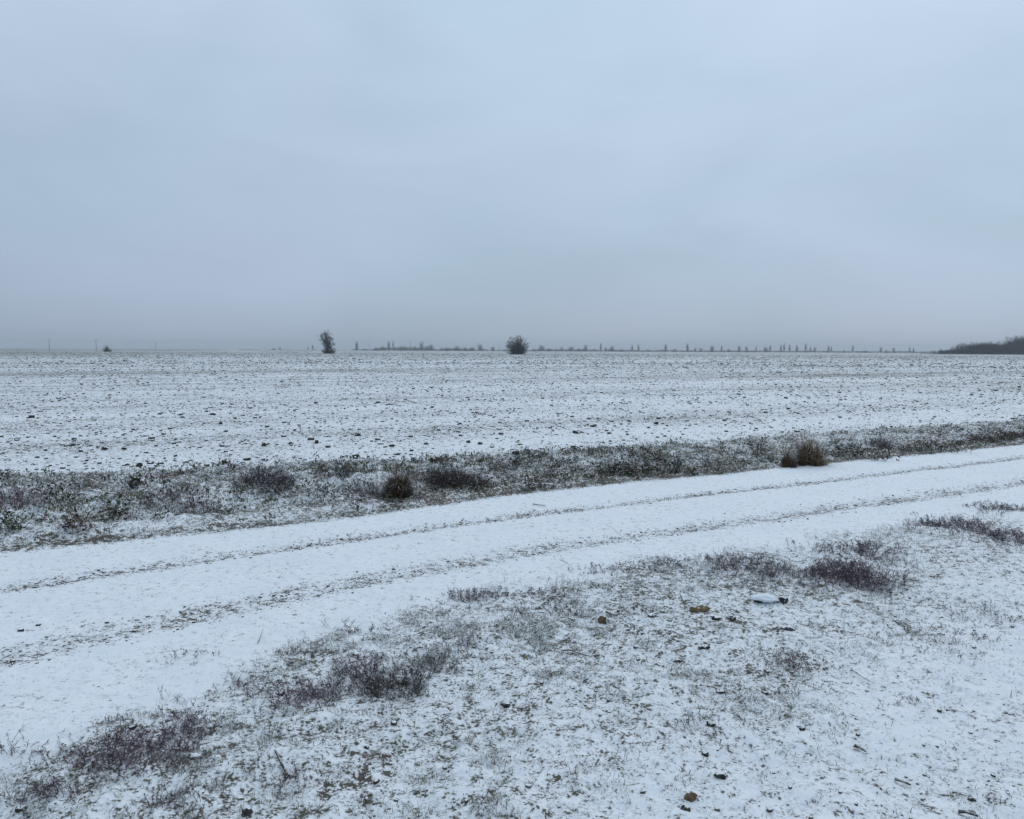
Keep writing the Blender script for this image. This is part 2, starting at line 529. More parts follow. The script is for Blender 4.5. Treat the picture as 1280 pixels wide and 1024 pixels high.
# ------------------------------------------------------------------ grass (ground cover)
def in_view(x, y, m=1.12):
    return (y > 2.2) & (np.abs(x) < .66 * y * m + .6)
rng = np.random.default_rng(7)
def grass_foreground():
    bag = Bag()
    n = 620000
    r = np.sqrt(rng.uniform(2.6 ** 2, 15 ** 2, n)); r = 2.6 + (r - 2.6) * rng.uniform(.15, 1, n)
    a = rng.uniform(-R_(40), R_(40), n)
    x = r * np.sin(a); y = r * np.cos(a)
    u, v = uv(x, y)
    E = f(lE, u) + .35 * pn(x * 1.2, y * 1.2, 59)
    dens = 1 - ss(v, E - .45, E + .12)
    dens *= .04 + .96 * ss(pn(x * .8, y * .8, 70) * .55 + pn(x * 2.6, y * 2.6, 71) * .6 + pn(x * 7, y * 7, 72) * .75, -.15, .95)
    dens *= 1 - .88 * ss(x * .8 - (y - 5.0) * .9, 0.6, 2.6)
    dens += .0025 * (v < E + 1.0)
    k = rng.uniform(0, 1, n) < dens * 1.0
    x, y = x[k], y[k]; n = len(x)
    # blades come in small tufts
    m = 2
    x = np.repeat(x, m) + rng.normal(0, .012, n * m); y = np.repeat(y, m) + rng.normal(0, .012, n * m); n *= m
    z = height(x, y)
    h = rng.lognormal(math.log(.018), .5, n); h = np.clip(h, .007, .09)
    c = pal(rng, n, [GREY_GREEN, TAN, DARKG, BROWN, FROST, PURPLE, OLIVE], [4, 1.8, 4, 2.2, 3, 1.8, 3], .35)
    blades(bag, rng, x, y, z, h, rng.uniform(.0018, .0042, n), rng.uniform(.3, 1.6, n), c)
    o = bag.build('grass', MP)
    tag(o, 'short frosted grey green grass poking through the foreground snow', 'grass', kind='stuff')
grass_foreground()

def grass_verge():
    bag = Bag()
    n = 230000
    u = rng.uniform(-7, 26, n)
    q = rng.uniform(0, 1, n)
    A, B = f(lA, u), f(lB, u)
    v = B - .04 + (A - B + .1) * q
    x = u * cT - v * sT; y = u * sT + v * cT
    k = in_view(x, y); x, y, q, u, v = x[k], y[k], q[k], u[k], v[k]
    d = .30 + .7 * ss(pn(x * 1.1, y * 1.1, 75) + .5 * pn(x * 3.3, y * 3.3, 76), -.3, .6)
    d *= 1 - (.55 * ss(u, 9, 13)) * ss(q, .3, .55)
    d *= 1 - .85 * np.exp(-((q - .17) / .06) ** 2) * (1 - ss(u, -1, 5))
    d = np.maximum(d, .9 * np.exp(-((q - .04) / .04) ** 2))
    k = rng.uniform(0, 1, len(x)) < d * .55
    x, y, q = x[k], y[k], q[k]; n = len(x)
    m = 2
    x = np.repeat(x, m) + rng.normal(0, .02, n * m); y = np.repeat(y, m) + rng.normal(0, .02, n * m); q = np.repeat(q, m); n *= m
    z = height(x, y)
    h = np.clip(rng.lognormal(math.log(.029), .5, n), .012, .14) * (.55 + .8 * ss(q, .1, .5))
    c = pal(rng, n, [GREY_GREEN, TAN, DARKG, BROWN, FROST, OLIVE, DARK], [2.4, 3.8, 3.6, 4.4, 3.0, 4.6, 1.4], .35)
    blades(bag, rng, x, y, z, h, rng.uniform(.005, .011, n), rng.uniform(.5, 1.6, n), c)
    o = bag.build('verge_grass', MPV)
    tag(o, 'matted frosted grass covering the bank between field and road', 'grass', kind='stuff')
    # low broadleaf weeds and twigs as ground cover
    bag = Bag()
    n = 2500
    u = rng.uniform(-7, 26, n); q = rng.uniform(.08, 1.06, n)
    A, B = f(lA, u), f(lB, u); v = B + (A - B) * q
    x = u * cT - v * sT; y = u * sT + v * cT
    k = in_view(x, y) & (rng.uniform(0, 1, n) < .35 + .65 * ss(pn(x * 1.1, y * 1.1, 77), -.25, .4))
    k &= ~((np.abs(q - .17) < .07) & (u < 2))
    k &= ~((q > .45) & (u > 10) & (rng.uniform(0, 1, n) < .75))
    x, y = x[k], y[k]; n = len(x)
    z = height(x, y)
    m = 16
    P = np.repeat(np.stack([x, y, z], 1), m, 0) + rng.normal(0, .055, (n * m, 3)) * [1, 1, .5] + [0, 0, .02]
    az = rng.uniform(0, 6.283, n * m); el = rng.uniform(.1, 1.2, n * m)
    D = np.stack([np.cos(az) * np.cos(el), np.sin(az) * np.cos(el), np.sin(el)], 1)
    c0 = pal(rng, n, [DARKG, (.055, .065, .03), BROWN, DARK, OLIVE, FROST], [4, 2.2, 2.4, 1.6, 2.2, 1.0], .3)
    leaves(bag, rng, P, D, rng.uniform(.02, .07, n * m), np.repeat(c0, m, 0) * rng.uniform(.7, 1.3, (n * m, 1)))
    k = rng.uniform(0, 1, n) < .33
    Pn = np.stack([x, y, z], 1)[k]; Pn = np.repeat(Pn, 4, 0) + rng.normal(0, .03, (len(Pn) * 4, 3)) * [1, 1, 0]
    az = rng.uniform(0, 6.283, len(Pn)); el = rng.uniform(.4, 1.5, len(Pn))
    D = np.stack([np.cos(az) * np.cos(el), np.sin(az) * np.cos(el), np.sin(el)], 1)
    grow(bag, rng, Pn, D, rng.uniform(.08, .22, len(Pn)), rng.uniform(.0022, .0035, len(Pn)), [(5, .45, 45, .7)], nseg=2, col=(.085, .065, .062))
    o = bag.build('weeds', MPV)
    tag(o, 'low dark leafy weeds and dead stalks matted over the roadside bank', 'weeds', kind='stuff')
grass_verge()

def twigs_foreground():
    """thin scattered weed twigs between the named patches"""
    bag = Bag()
    n = 6000
    u = rng.uniform(-5, 20, n)
    E = f(lE, u); v = E - np.abs(rng.normal(0, .75, n)) + .05
    x = u * cT - v * sT; y = u * sT + v * cT
    k = in_view(x, y) & (rng.uniform(0, 1, n) < ss(pn(x * .9, y * .9, 80) + .5 * pn(x * 3, y * 3, 81), 0.0, .6) * .6 + .03)
    x, y = x[k], y[k]; n = len(x)
    x = np.repeat(x, 3) + rng.normal(0, .02, n * 3); y = np.repeat(y, 3) + rng.normal(0, .02, n * 3); n *= 3
    P = np.stack([x, y, height(x, y)], 1)
    az = rng.uniform(0, 6.283, n); el = rng.uniform(.2, 1.4, n)
    D = np.stack([np.cos(az) * np.cos(el), np.sin(az) * np.cos(el), np.sin(el)], 1)
    grow(bag, rng, P, D, rng.uniform(.03, .085, n), rng.uniform(.0010, .0018, n), [(4, .45, 50, .75)], nseg=2, bend=.2, col=(.085, .065, .072))
    o = bag.build('scattered_twigs', MT)
    tag(o, 'thin scattered purple brown weed twigs sticking out of the foreground snow', 'twigs', kind='stuff')
twigs_foreground()

# ------------------------------------------------------------------ named weed clumps
def spread(rng, n, rx, ry, p=.5):
    a = rng.uniform(0, 6.283, n); q = rng.uniform(0, 1, n) ** p
    q = q * (1 + .28 * np.sin(a * 3 + rng.uniform(0, 6)) + .18 * np.sin(a * 5 + rng.uniform(0, 6)))
    return q * rx * np.cos(a), q * ry * np.sin(a)
def twig_clump(px, py, wpx, hpx, dens, label, seed, hgt=.09, col=PURPLE, leafy=.3, name='twiggy_weed'):
    """a many-stemmed low weed; px,py is the middle of its footprint"""
    g = np.random.default_rng(seed)
    X, Y, Z = at(px, py)
    s = pxm(px, py)
    wpx *= 1.15
    rx = wpx * .5 * s
    ry = max(hpx * .5 * s * math.hypot(X, Y) / CAM_H * .8, .05)
    n = max(12, int(dens * rx * ry * math.pi))
    ox, oy = spread(g, n, rx, ry, .62)
    x, y = X + ox, Y + oy
    root = empty(name, (X, Y, Z))
    tag(root, label, 'weed', 'low weeds standing out of the snow')
    P = np.stack([x, y, height(x, y)], 1)
    out = np.stack([ox / rx, oy / ry, np.zeros(n)], 1) * .5
    D = out + g.normal(0, .8, (n, 3)) * [1, 1, .25] + [0, 0, 1.0]
    fall = 1 - .45 * np.clip(np.hypot(ox / rx, oy / ry), 0, 1)
    b = Bag(); tips = []
    grow(b, g, P, D, g.uniform(.6, 1.15, n) * hgt * fall, np.full(n, .0012 + .00028 * math.hypot(X, Y) / 3), [(5, .5, 45, .75), (2, .55, 42, .8)],
         nseg=3, bend=.24, up=.03, col=col, cvar=.55, tips=tips)
    b.build('stems', MT, root, origin=(X, Y, Z))
    T = np.concatenate([t[0] for t in tips]); TD = np.concatenate([t[1] for t in tips])
    k = g.uniform(0, 1, len(T)) < leafy
    T, TD = T[k], TD[k]
    if len(T):
        b = Bag()
        leaves(b, g, T, TD + g.normal(0, .4, TD.shape), g.uniform(.005, .013, len(T)) * (1 + .10 * math.hypot(X, Y)), pal(g, len(T), [col, BROWN, DARK, FROST], [3, 2, 2, 1.2], .3))
        b.build('seed_heads', MP, root, origin=(X, Y, Z))
    return root
def leaf_clump(px, py, wpx, hpx, label, seed, col=DARKG, n=140, hgt=.16, name='leafy_weed', size=.07, stemcol=BROWN):
    g = np.random.default_rng(seed)
    X, Y, Z = at(px, py); s = pxm(px, py)
    rx = wpx * .5 * s; hh = hpx * s
    root = empty(name, (X, Y, Z))
    tag(root, label, 'weed', 'weeds on the roadside bank')
    m = max(10, n // 7)
    ox, oy = spread(g, m, rx * .8, rx * .7)
    P = np.stack([X + ox, Y + oy, height(X + ox, Y + oy)], 1)
    D = np.stack([ox / rx, oy / rx, np.ones(m)], 1) + g.normal(0, .3, (m, 3))
    b = Bag(); tips = []
    grow(b, g, P, D, g.uniform(.5, 1.05, m) * hh, np.full(m, .0035), [(3, .5, 40, .7)], nseg=3, bend=.12, col=stemcol, tips=tips)
    b.build('stems', MT, root, origin=(X, Y, Z))
    b = Bag()
    q = g.uniform(0, 1, (n, 1)) ** .7
    i = g.integers(0, m, n)
    C0 = P[i] + nrm(D[i]) * q * hh * .85 + g.normal(0, .025, (n, 3))
    C0[:, 2] = np.maximum(C0[:, 2], Z - .02)
    az = g.uniform(0, 6.283, n); el = g.uniform(-.4, 1.1, n)
    LD = np.stack([np.cos(az) * np.cos(el), np.sin(az) * np.cos(el), np.sin(el)], 1)
    leaves(b, g, C0, LD, g.uniform(.5, 1.2, n) * size, pal(g, n, [col, tuple(np.array(col) * .6), tuple(np.array(col) * 1.7)], [3, 2, 1.2], .25))
    b.build('leaves', MP, root, origin=(X, Y, Z))
    return root
def grass_tuft(px, py, wpx, hpx, label, seed, col=(.12, .07, .035), n=500, lean=.4, az0=None):
    g = np.random.default_rng(seed)
    X, Y, Z = at(px, py); s = pxm(px, py)
    rx = wpx * .5 * s; hh = hpx * s
    hh *= 1.8; rx *= 1.1
    root = empty('dry_grass_tuft', (X, Y, Z))
    tag(root, label, 'grass tuft', 'weeds on the roadside bank')
    for part, m, c, h0, wd in (('blades', n, [col, TAN, BROWN, DARK], hh * .75, .006), ('stalks', n // 12, [col, TAN, BROWN, BROWN], hh * 1.25, .0045)):
        ox, oy = spread(g, m, rx * .72, rx * .6, .6)
        x, y = X + ox, Y + oy
        az = np.arctan2(oy, ox) + g.normal(0, .7, m)
        if az0 is not None: az = np.where(g.uniform(0, 1, m) < .55, az0 + g.normal(0, .5, m), az)
        b = Bag()
        q = np.clip(np.hypot(ox, oy) / (rx * .6), 0, 1.2)
        blades(b, g, x, y, height(x, y), g.uniform(.35, 1.1, m) * h0 * (1.05 - .65 * q), g.uniform(.6, 1.3, m) * wd, g.uniform(.3, 2.2, m) * lean,
               pal(g, m, c, [4, 2, 2, 1.5], .35), az=az)
        b.build(part, MP, root, origin=(X, Y, Z))
    return root

# foreground and right-hand patches: (px, py, width px, footprint height px, stems per m2, label, stem height)
patches = [
    (172, 940, 150, 62, 620, 'sprawling purple twiggy weed left of the snowy slope, widest clump near the bottom left corner', .075),
    (232, 912, 60, 45, 420, 'small upright purple weed touching the right end of the sprawling bottom left clump', .085),
    (62, 995, 80, 40, 380, 'low dark twiggy weed half cut by the bottom left corner of the photo', .07),
    (215, 1003, 110, 36, 330, 'flat dark weed at the bottom edge below the sprawling left clump', .06),
    (22, 938, 46, 16, 300, 'tiny lone weed at the left edge where the grass meets the road snow', .05),
    (146, 903, 40, 10, 300, 'tiny low weed just above the sprawling left clump on clean snow', .05),
    (378, 872, 110, 50, 560, 'low spreading purple weed forming the left half of the central foreground patch', .075),
    (452, 846, 80, 55, 560, 'purple weed in the middle of the central foreground patch, left of its darkest plant', .085),
    (474, 866, 36, 36, 1250, 'darkest brown weed in the centre of the central foreground patch', .115),
    (513, 860, 44, 34, 900, 'dark brown weed just right of the darkest plant of the central foreground patch', .09),
    (538, 832, 80, 50, 430, 'pale purple airy weed at the upper right of the central foreground patch', .085),
    (572, 808, 44, 24, 330, 'small upright weed at the top right tip of the central foreground patch', .08),
    (436, 790, 46, 14, 260, 'sparse low weed above the central foreground patch beside the road snow', .05),
    (232, 822, 66, 16, 170, 'faint frosted weed standing alone on the smooth snow by the road', .05),
    (302, 858, 50, 20, 300, 'sparse weed between the two big foreground patches along the snow edge', .06),
    (594, 748, 92, 20, 420, 'long flat purple weed at the road edge, left of the photo centre line', .065),
    (680, 742, 60, 18, 300, 'thin purple weed at the road edge right of the long flat one', .06),
    (712, 768, 50, 26, 300, 'faint reddish weed just left of the small brown stone', .06),
    (758, 716, 70, 18, 330, 'thin row of purple weed at the road edge above the small stones', .06),
    (830, 708, 70, 22, 430, 'purple weed at the road edge left of the airy mauve thicket', .07),
    (898, 706, 60, 30, 330, 'mauve weed making the left half of the airy thicket above the snow capped stone', .09),
    (950, 710, 84, 44, 400, 'airy mauve thicket of weed directly above the snow capped stone', .10),
    (1064, 726, 96, 36, 900, 'dense dark purple dome of twiggy weed, darkest plant at the right of the photo', .15),
    (1092, 696, 60, 26, 330, 'loose purple weed rising behind the dense dark dome', .14),
    (1030, 690, 60, 16, 240, 'sparse weed behind and left of the dense dark dome', .08),
    (1160, 657, 50, 14, 300, 'short dark weed at the road edge, left one of the far right weeds', .07),
    (1214, 662, 80, 30, 300, 'dark purple weed spreading below the road edge at the far right', .10),
    (1250, 637, 60, 10, 400, 'thin dark line of weed highest up at the far right beside the road', .08),
    (1266, 676, 50, 26, 300, 'dark weed cut by the right edge of the photo', .10),
    (985, 830, 84, 34, 640, 'flat reddish brown weed lying in the lower right snow', .05),
    (994, 866, 46, 12, 420, 'small dark weed just below the flat reddish brown one', .035),
    (866, 908, 44, 22, 520, 'small dark brown weed with tall stalks in the lower middle snow', .09),
    (894, 928, 60, 22, 430, 'low green brown weed just below right of the one with tall stalks', .04),
    (780, 950, 80, 26, 240, 'sparse pale brown grass like weed in the lower middle snow', .055),
    (770, 868, 60, 26, 200, 'sparse grey weed above the pale brown one in the lower middle', .05),
    (1132, 878, 40, 12, 300, 'lone small spiky weed in the clean snow at the lower right', .045),
    (598, 1010, 40, 16, 260, 'lone tiny dark weed at the bottom edge below the central patch', .045),
    (370, 975, 110, 40, 190, 'thin grassy weed below the central foreground patch near the bottom edge', .05),
    (1235, 770, 90, 40, 150, 'sparse grey weed in the snow at the right edge below the dark weeds', .05),
    (1160, 800, 130, 46, 170, 'thin grey green weed right of the flat reddish brown one', .045),
]
for i, (px, py, wp, hp, dn, lb, hg) in enumerate(patches):
    col = PURPLE
    if 'brown' in lb and 'reddish' not in lb and 'purple' not in lb: col = (.062, .050, .040)
    if 'reddish' in lb: col = (.10, .058, .060)
    if 'mauve' in lb: col = (.115, .080, .105)
    if 'grey' in lb or 'faint' in lb or 'pale' in lb: col = (.14, .125, .115)
    if 'dark' in lb: col = tuple(np.array(col) * .75)
    twig_clump(px, py, wp, hp, dn * (1.65 if px < 620 else .95), lb, 100 + i, hg, col)

verge_plants = [
    ('leaf', 15, 664, 34, 26, 'dark green leafy weed low on the bank at the left edge of the photo', DARKG, 150),
    ('twig', 20, 628, 36, 26, 'tall thin purple stalks high on the bank at the left edge', PURPLE, 260, .30),
    ('leaf', 70, 622, 20, 24, 'small dark green weed near the top of the bank, second from the left edge', DARKG, 110),
    ('leaf', 140, 640, 20, 26, 'narrow upright dark green weed in the middle of the left bank', DARKG, 130),
    ('leaf', 92, 658, 38, 11, 'flat tan brown mat of dead leaves low on the left bank', (.12, .085, .06), 130),
    ('leaf', 168, 612, 12, 14, 'tiny dark weed on the white lip of the field at the left', (.03, .035, .024), 60),
    ('twig', 205, 625, 40, 28, 'grey brown twiggy weed left of the purple weed pair on the bank', (.10, .08, .075), 160, .26),
    ('twig', 252, 628, 26, 24, 'narrow upright purple brown weed left of the big dark round one', (.075, .055, .062), 420, .33),
    ('twig', 335, 608, 52, 22, 'big dark purple round weed high on the bank in the left half', (.055, .038, .048), 720, .32),
    ('twig', 425, 596, 26, 16, 'small dark stalky weed above the bank, left of the brown mound', (.06, .048, .05), 360, .28),
    ('twig', 458, 616, 40, 22, 'loose dark weed leaning on the left side of the brown mound', (.06, .045, .045), 300, .24),
    ('tuft', 498, 622, 40, 38, 'brown bushy mound with a dark foot in the middle of the bank', (.085, .062, .036), 1900, .45),
    ('twig', 535, 602, 34, 16, 'low purple weed between the brown mound and the dark dome', (.075, .052, .062), 300, .18),
    ('twig', 566, 600, 54, 14, 'dark reddish brown dome shaped weed at the top of the bank', (.050, .032, .032), 1500, .30),
    ('leaf', 675, 608, 40, 14, 'low brown and green weed on the bank right of the photo centre', (.075, .060, .042), 150),
    ('twig', 620, 588, 30, 12, 'small brown twig cluster on the lip of the field right of the dark dome', (.08, .06, .055), 260, .16),
    ('leaf', 758, 590, 30, 18, 'dark weed left of the large green one on the right half of the bank', (.04, .042, .032), 140),
    ('leaf', 806, 594, 50, 26, 'largest dark green leafy weed on the right half of the bank', (.036, .048, .030), 300),
    ('leaf', 842, 586, 26, 18, 'dark green weed touching the right side of the largest leafy one', (.04, .048, .032), 120),
    ('leaf', 866, 593, 20, 7, 'flat olive brown weed at the foot of the bank beside the road', (.085, .075, .045), 90),
    ('twig', 895, 590, 40, 14, 'grey purple weed on the bank left of the orange tuft', (.09, .075, .078), 240, .22),
    ('leaf', 947, 562, 14, 16, 'small dark pointed weed on the field edge left of the orange tuft', (.04, .036, .032), 70),
    ('tuft', 985, 583, 20, 20, 'small round dark brown tuft just left of the tall orange one', (.055, .038, .028), 600, .4),
    ('tuft', 1014, 579, 40, 40, 'tall rusty orange grass tuft leaning left on the bank', (.145, .082, .040), 1300, .55, 2.7),
    ('leaf', 1060, 572, 44, 16, 'green grey weed right of the rusty orange tuft', (.06, .07, .05), 200),
    ('leaf', 1100, 574, 50, 10, 'flat dark brown weed at the foot of the bank on the right', (.055, .04, .034), 160),
    ('twig', 1098, 548, 24, 10, 'dark snowy weed high on the bank above the flat brown one', (.045, .04, .045), 360, .22),
    ('leaf', 1170, 564, 60, 8, 'thin brown green line of weed along the road edge at the right', (.065, .055, .042), 170),
    ('leaf', 1226, 550, 44, 16, 'brown green weed on the bank near the right edge of the photo', (.065, .058, .040), 190),
    ('twig', 1264, 548, 36, 12, 'reddish brown weed on the bank cut by the right edge', (.09, .060, .052), 300, .18),
]
for i, v_ in enumerate(verge_plants):
    kd, px, py, wp, hp, lb, col = v_[:7]
    if kd == 'leaf': leaf_clump(px, py, wp, hp, lb, 300 + i, col, v_[7])
    elif kd == 'tuft': grass_tuft(px, py, wp, hp, lb, 300 + i, col, v_[7], v_[8], v_[9] if len(v_) > 9 else None)
    else:
        o = twig_clump(px, py, wp, hp * .5, v_[7], lb, 300 + i, v_[8], col, .35)
        o['group'] = 'weeds on the roadside bank'

# ------------------------------------------------------------------ clods and stones
def ico(n):
    import bmesh
    bm = bmesh.new(); bmesh.ops.create_icosphere(bm, subdivisions=n, radius=1.0)
    V = np.array([v.co[:] for v in bm.verts]); F = np.array([[v.index for v in fa.verts] for fa in bm.faces])
    bm.free(); return V, F
I1, I2, I3 = ico(1), ico(2), ico(3)
def lump(g, T, sx, sy, sz, rough=.42, k=1.7):
    V, F = T
    o = g.uniform(0, 100, 3)
    n = pn(V[:, 0] * k + o[0], V[:, 1] * k + V[:, 2] * 1.7 * k + o[1], 5) + .5 * pn(V[:, 0] * k * 2.3 + V[:, 2] * 2 + o[2], V[:, 1] * k * 2.3, 6)
    W = V * (1 + rough * n[:, None])
    # flatten a few random facets so it looks broken
    for _ in range(5):
        d = nrm(g.normal(0, 1, 3)); c = g.uniform(.62, .9)
        h = W @ d; W = W - np.maximum(h - c, 0)[:, None] * d
    return W * [sx, sy, sz], F
def stone(px, py, wpx, hpx, label, mat, seed, name='stone', cat='stone', rot=0, depth=1.0, cap=False, tilt=0):
    g = np.random.default_rng(seed)
    X, Y, Z = at(px, py); s = pxm(px, py)
    sx = wpx * .43 * s; sz = hpx * .47 * s
    V, F = lump(g, I3, sx, sx * depth, sz)
    c, s2 = math.cos(rot), math.sin(rot)
    V = V @ np.array([[c, s2, 0], [-s2, c, 0], [0, 0, 1]])
    V = V + [0, 0, sz * .28]
    o = mesh(name, V, F, mat, smooth=False, loc=(X, Y, Z))
    tag(o, label, cat, 'stones and lumps lying in the foreground snow')
    if cap:
        W, F2 = lump(g, I3, sx * 1.02, sx * depth * 1.25, sz * .72, .38, 2.3)
        W = W @ np.array([[c, s2, 0], [-s2, c, 0], [0, 0, 1]])
        mesh('snow_cap', W + [-sx * .26, -sx * .06, sz * .66], F2, MSNOW, parent=o, smooth=True)
    return o
stones = [
    (753, 778, 12, 13, 'small upright reddish brown stone left of the curved dark twig', MBROWN, .7),
    (814, 771, 13, 8, 'small black stone in the snow left of the tan flat stone, larger of a pair', MSTONE, .8),
    (828, 766, 8, 6, 'tiny black stone just right of the larger black one', MSTONE, .8),
    (873, 762, 29, 11, 'flat tan coloured stone slab in the snow below the mauve weed', MTAN, .55),
    (895, 773, 14, 7, 'low black lump right below the tan slab', MSTONE, .8),
    (916, 775, 10, 8, 'greenish dark lump right of the low black one near the tan slab', MSTONE, .8),
    (979, 751, 13, 11, 'black stone poking out at the right end of the snow capped stone', MSTONE, .9),
    (985, 787, 18, 8, 'dark lump in the snow straight below the black and white stones', MSTONE, .7),
    (632, 883, 13, 8, 'dark lump with a green tinge alone in the snow right of the central patch', MSTONE, .8),
    (492, 906, 9, 9, 'small black pointed lump below the central foreground patch', MSTONE, .8),
    (458, 935, 8, 6, 'tiny black lump lower down below the pointed one', MSTONE, .8),
    (165, 911, 10, 6, 'black lump at the top of the sprawling left weed clump', MSTONE, .8),
    (244, 948, 18, 9, 'black lump at the right foot of the sprawling left weed clump', MSTONE, .8),
    (350, 868, 13, 7, 'black lump inside the left half of the central foreground patch', MSTONE, .8),
    (503, 856, 13, 11, 'black lump inside the right half of the central foreground patch', MSTONE, .8),
    (27, 1012, 14, 7, 'dark lump near the bottom left corner', MSTONE, .8),
    (309, 1018, 14, 14, 'dark lump at the bottom edge left of the thin grassy weed', MSTONE, .8),
    (888, 907, 12, 9, 'dark clod right of the weed with tall stalks', MSTONE, .8),
    (881, 944, 10, 7, 'small dark clod below the green brown weed in the lower middle', MSTONE, .8),
    (900, 971, 16, 8, 'flat dark clod in the clean snow, upper one of the lower middle clods', MSTONE, .7),
    (863, 999, 14, 13, 'brown dark clod near the bottom edge, upper of two touching', MBROWN, .8),
    (857, 1013, 13, 10, 'dark clod at the bottom edge, lower of two touching', MSTONE, .8),
    (803, 991, 8, 5, 'tiny dark clod left of the two touching ones at the bottom', MSTONE, .8),
    (1003, 913, 10, 8, 'small dark clod in the lower right snow beneath the small dark weed', MSTONE, .8),
    (1214, 1000, 9, 7, 'small dark clod near the bottom right corner', MSTONE, .8),
    (955, 866, 10, 4, 'flat dark flake on the snow left of the small dark weed', MSTONE, .6),
    (848, 827, 12, 5, 'short dark flake in the mid right snow left of the reddish weed', MSTONE, .6),
    (880, 811, 16, 6, 'flat dark leaf like flake above the other flakes in the mid right snow', MSTONE, .5),
    (902, 866, 14, 5, 'thin grey flake on the snow above the weed with tall stalks', MSTONE, .5),
    (26, 789, 8, 5, 'small black pebble on the left part of the road between the tracks', MSTONE, .9),
    (48, 782, 6, 4, 'tiny black pebble right of the other one on the left of the road', MSTONE, .9),
    (1070, 632, 6, 3, 'tiny dark pebble on the right part of the road between the tracks', MSTONE, .9),
]
for i, (px, py, wp, hp, lb, mt, dp) in enumerate(stones):
    stone(px, py, wp, hp, lb, mt, 500 + i, rot=(i * 1.3) % .6 - .3, depth=dp, name='clod' if 'clod' in lb else ('pebble' if 'pebble' in lb else 'stone'),
          cat='clod' if 'clod' in lb else ('pebble' if 'pebble' in lb else 'stone'))
stone(960, 750, 36, 12, 'white snow capped flat stone below the airy mauve thicket', MSTONE, 600, cap=True, depth=.55)

def stick(name, pts, rad, label, cat, lift=.01, col=(.05, .042, .038)):
    g = np.random.default_rng(len(label))
    P = np.array([list(at(a, b)) for a, b in pts]); P[:, 2] += np.array([lift * (1 + .8 * math.sin(i)) for i in range(len(P))])
    O = P[0].copy(); P = P - O
    b = Bag()
    rr = np.linspace(rad, rad * .5, len(P))
    prisms(b, P[:-1], P[1:], rr[:-1], rr[1:], np.array(col))
    o = b.build(name, MT, loc=tuple(O))
    tag(o, label, cat, 'fallen sticks and stems lying in the snow')
stick('fallen_twig', [(757, 766), (763, 770), (770, 772), (777, 769)], .006, 'curved dark twig right of the small reddish brown stone', 'twig')
stick('fallen_twig', [(700, 704), (706, 709), (713, 714)], .004, 'thin straight twig leaning over the road snow above the road edge weed', 'twig', .03)
stick('fallen_twig', [(702, 815), (712, 816), (722, 819), (738, 823)], .0065, 'long dark flat stick lying in the snow right of the photo centre', 'twig')
stick('fallen_twig', [(530, 924), (537, 923), (543, 927)], .006, 'short curved dark stick in the snow below the central patch', 'twig', .02)
stick('fallen_twig', [(1068, 935), (1074, 938), (1082, 944)], .011, 'thick grey stick in the lower right snow, upper of two alike', 'twig')
stick('fallen_twig', [(1118, 977), (1127, 981), (1138, 986)], .009, 'thick grey stick in the lower right snow, lower of two alike', 'twig')
stick('fallen_twig', [(1198, 1018), (1207, 1020), (1222, 1026)], .011, 'thick grey stick cut by the bottom edge at the right', 'twig')
stick('fallen_twig', [(933, 522), (945, 527), (955, 533)], .014, 'long dark stalk lying on the field snow at the right', 'twig', .05)
stick('fallen_twig', [(344, 940), (360, 975), (352, 990), (345, 1006)], .006, 'bent brown stalk in the snow near the bottom, below the central patch', 'twig')
stick('fallen_twig', [(666, 631), (674, 633), (682, 635)], .008, 'short dark twig lying on the road near its far wheel track', 'twig')
stick('fallen_twig', [(1064, 840), (1080, 850), (1094, 860)], .0035, 'very thin long stem lying in the snow right of the reddish brown weed', 'twig', .015)
stick('fallen_twig', [(322, 806), (326, 798), (329, 789)], .003, 'thin stem standing in the smooth snow left of the central patch', 'twig', .01)

# field clods: named big ones
big = [(281, 577, 9, 7, 'large dark clod at the field edge in the left part, left of a similar one'),
       (309, 573, 10, 6, 'large dark clod right of the similar one at the left part of the field edge'),
       (445, 569, 11, 7, 'large dark clod right at the field edge above the stalky weed'),
       (131, 561, 8, 5, 'dark clod on the left part of the field'),
       (90, 555, 8, 4, 'flat dark clod further left on the field than its neighbours'),
       (330, 555, 7, 6, 'dark clod above the big dark round weed'),
       (396, 552, 6, 6, 'dark upright clod in the field right of the one above the round weed'),
       (490, 556, 8, 5, 'dark clod above the brown mound'),
       (532, 554, 7, 5, 'dark clod between brown mound and dark dome, out in the field'),
       (585, 551, 8, 5, 'broad dark clod with weeds above the dark dome'),
       (600, 553, 8, 4, 'dark clod right of the broad one above the dark dome'),
       (645, 569, 10, 7, 'brown clod on the field lip at the photo centre'),
       (669, 568, 13, 6, 'low dark clod right of the brown one on the field lip'),
       (820, 527, 8, 5, 'dark clod far out on the right part of the field'),
       (720, 540, 10, 6, 'dark spread clod in the field above the right bank'),
       (168, 598, 8, 6, 'dark clod on the white lip above the left bank')]
for i, (px, py, wp, hp, lb) in enumerate(big):
    o = stone(px, py + 2, wp, hp, lb, MCLOD, 700 + i, 'soil_clod', 'clod')
    o['group'] = 'soil clods on the field'
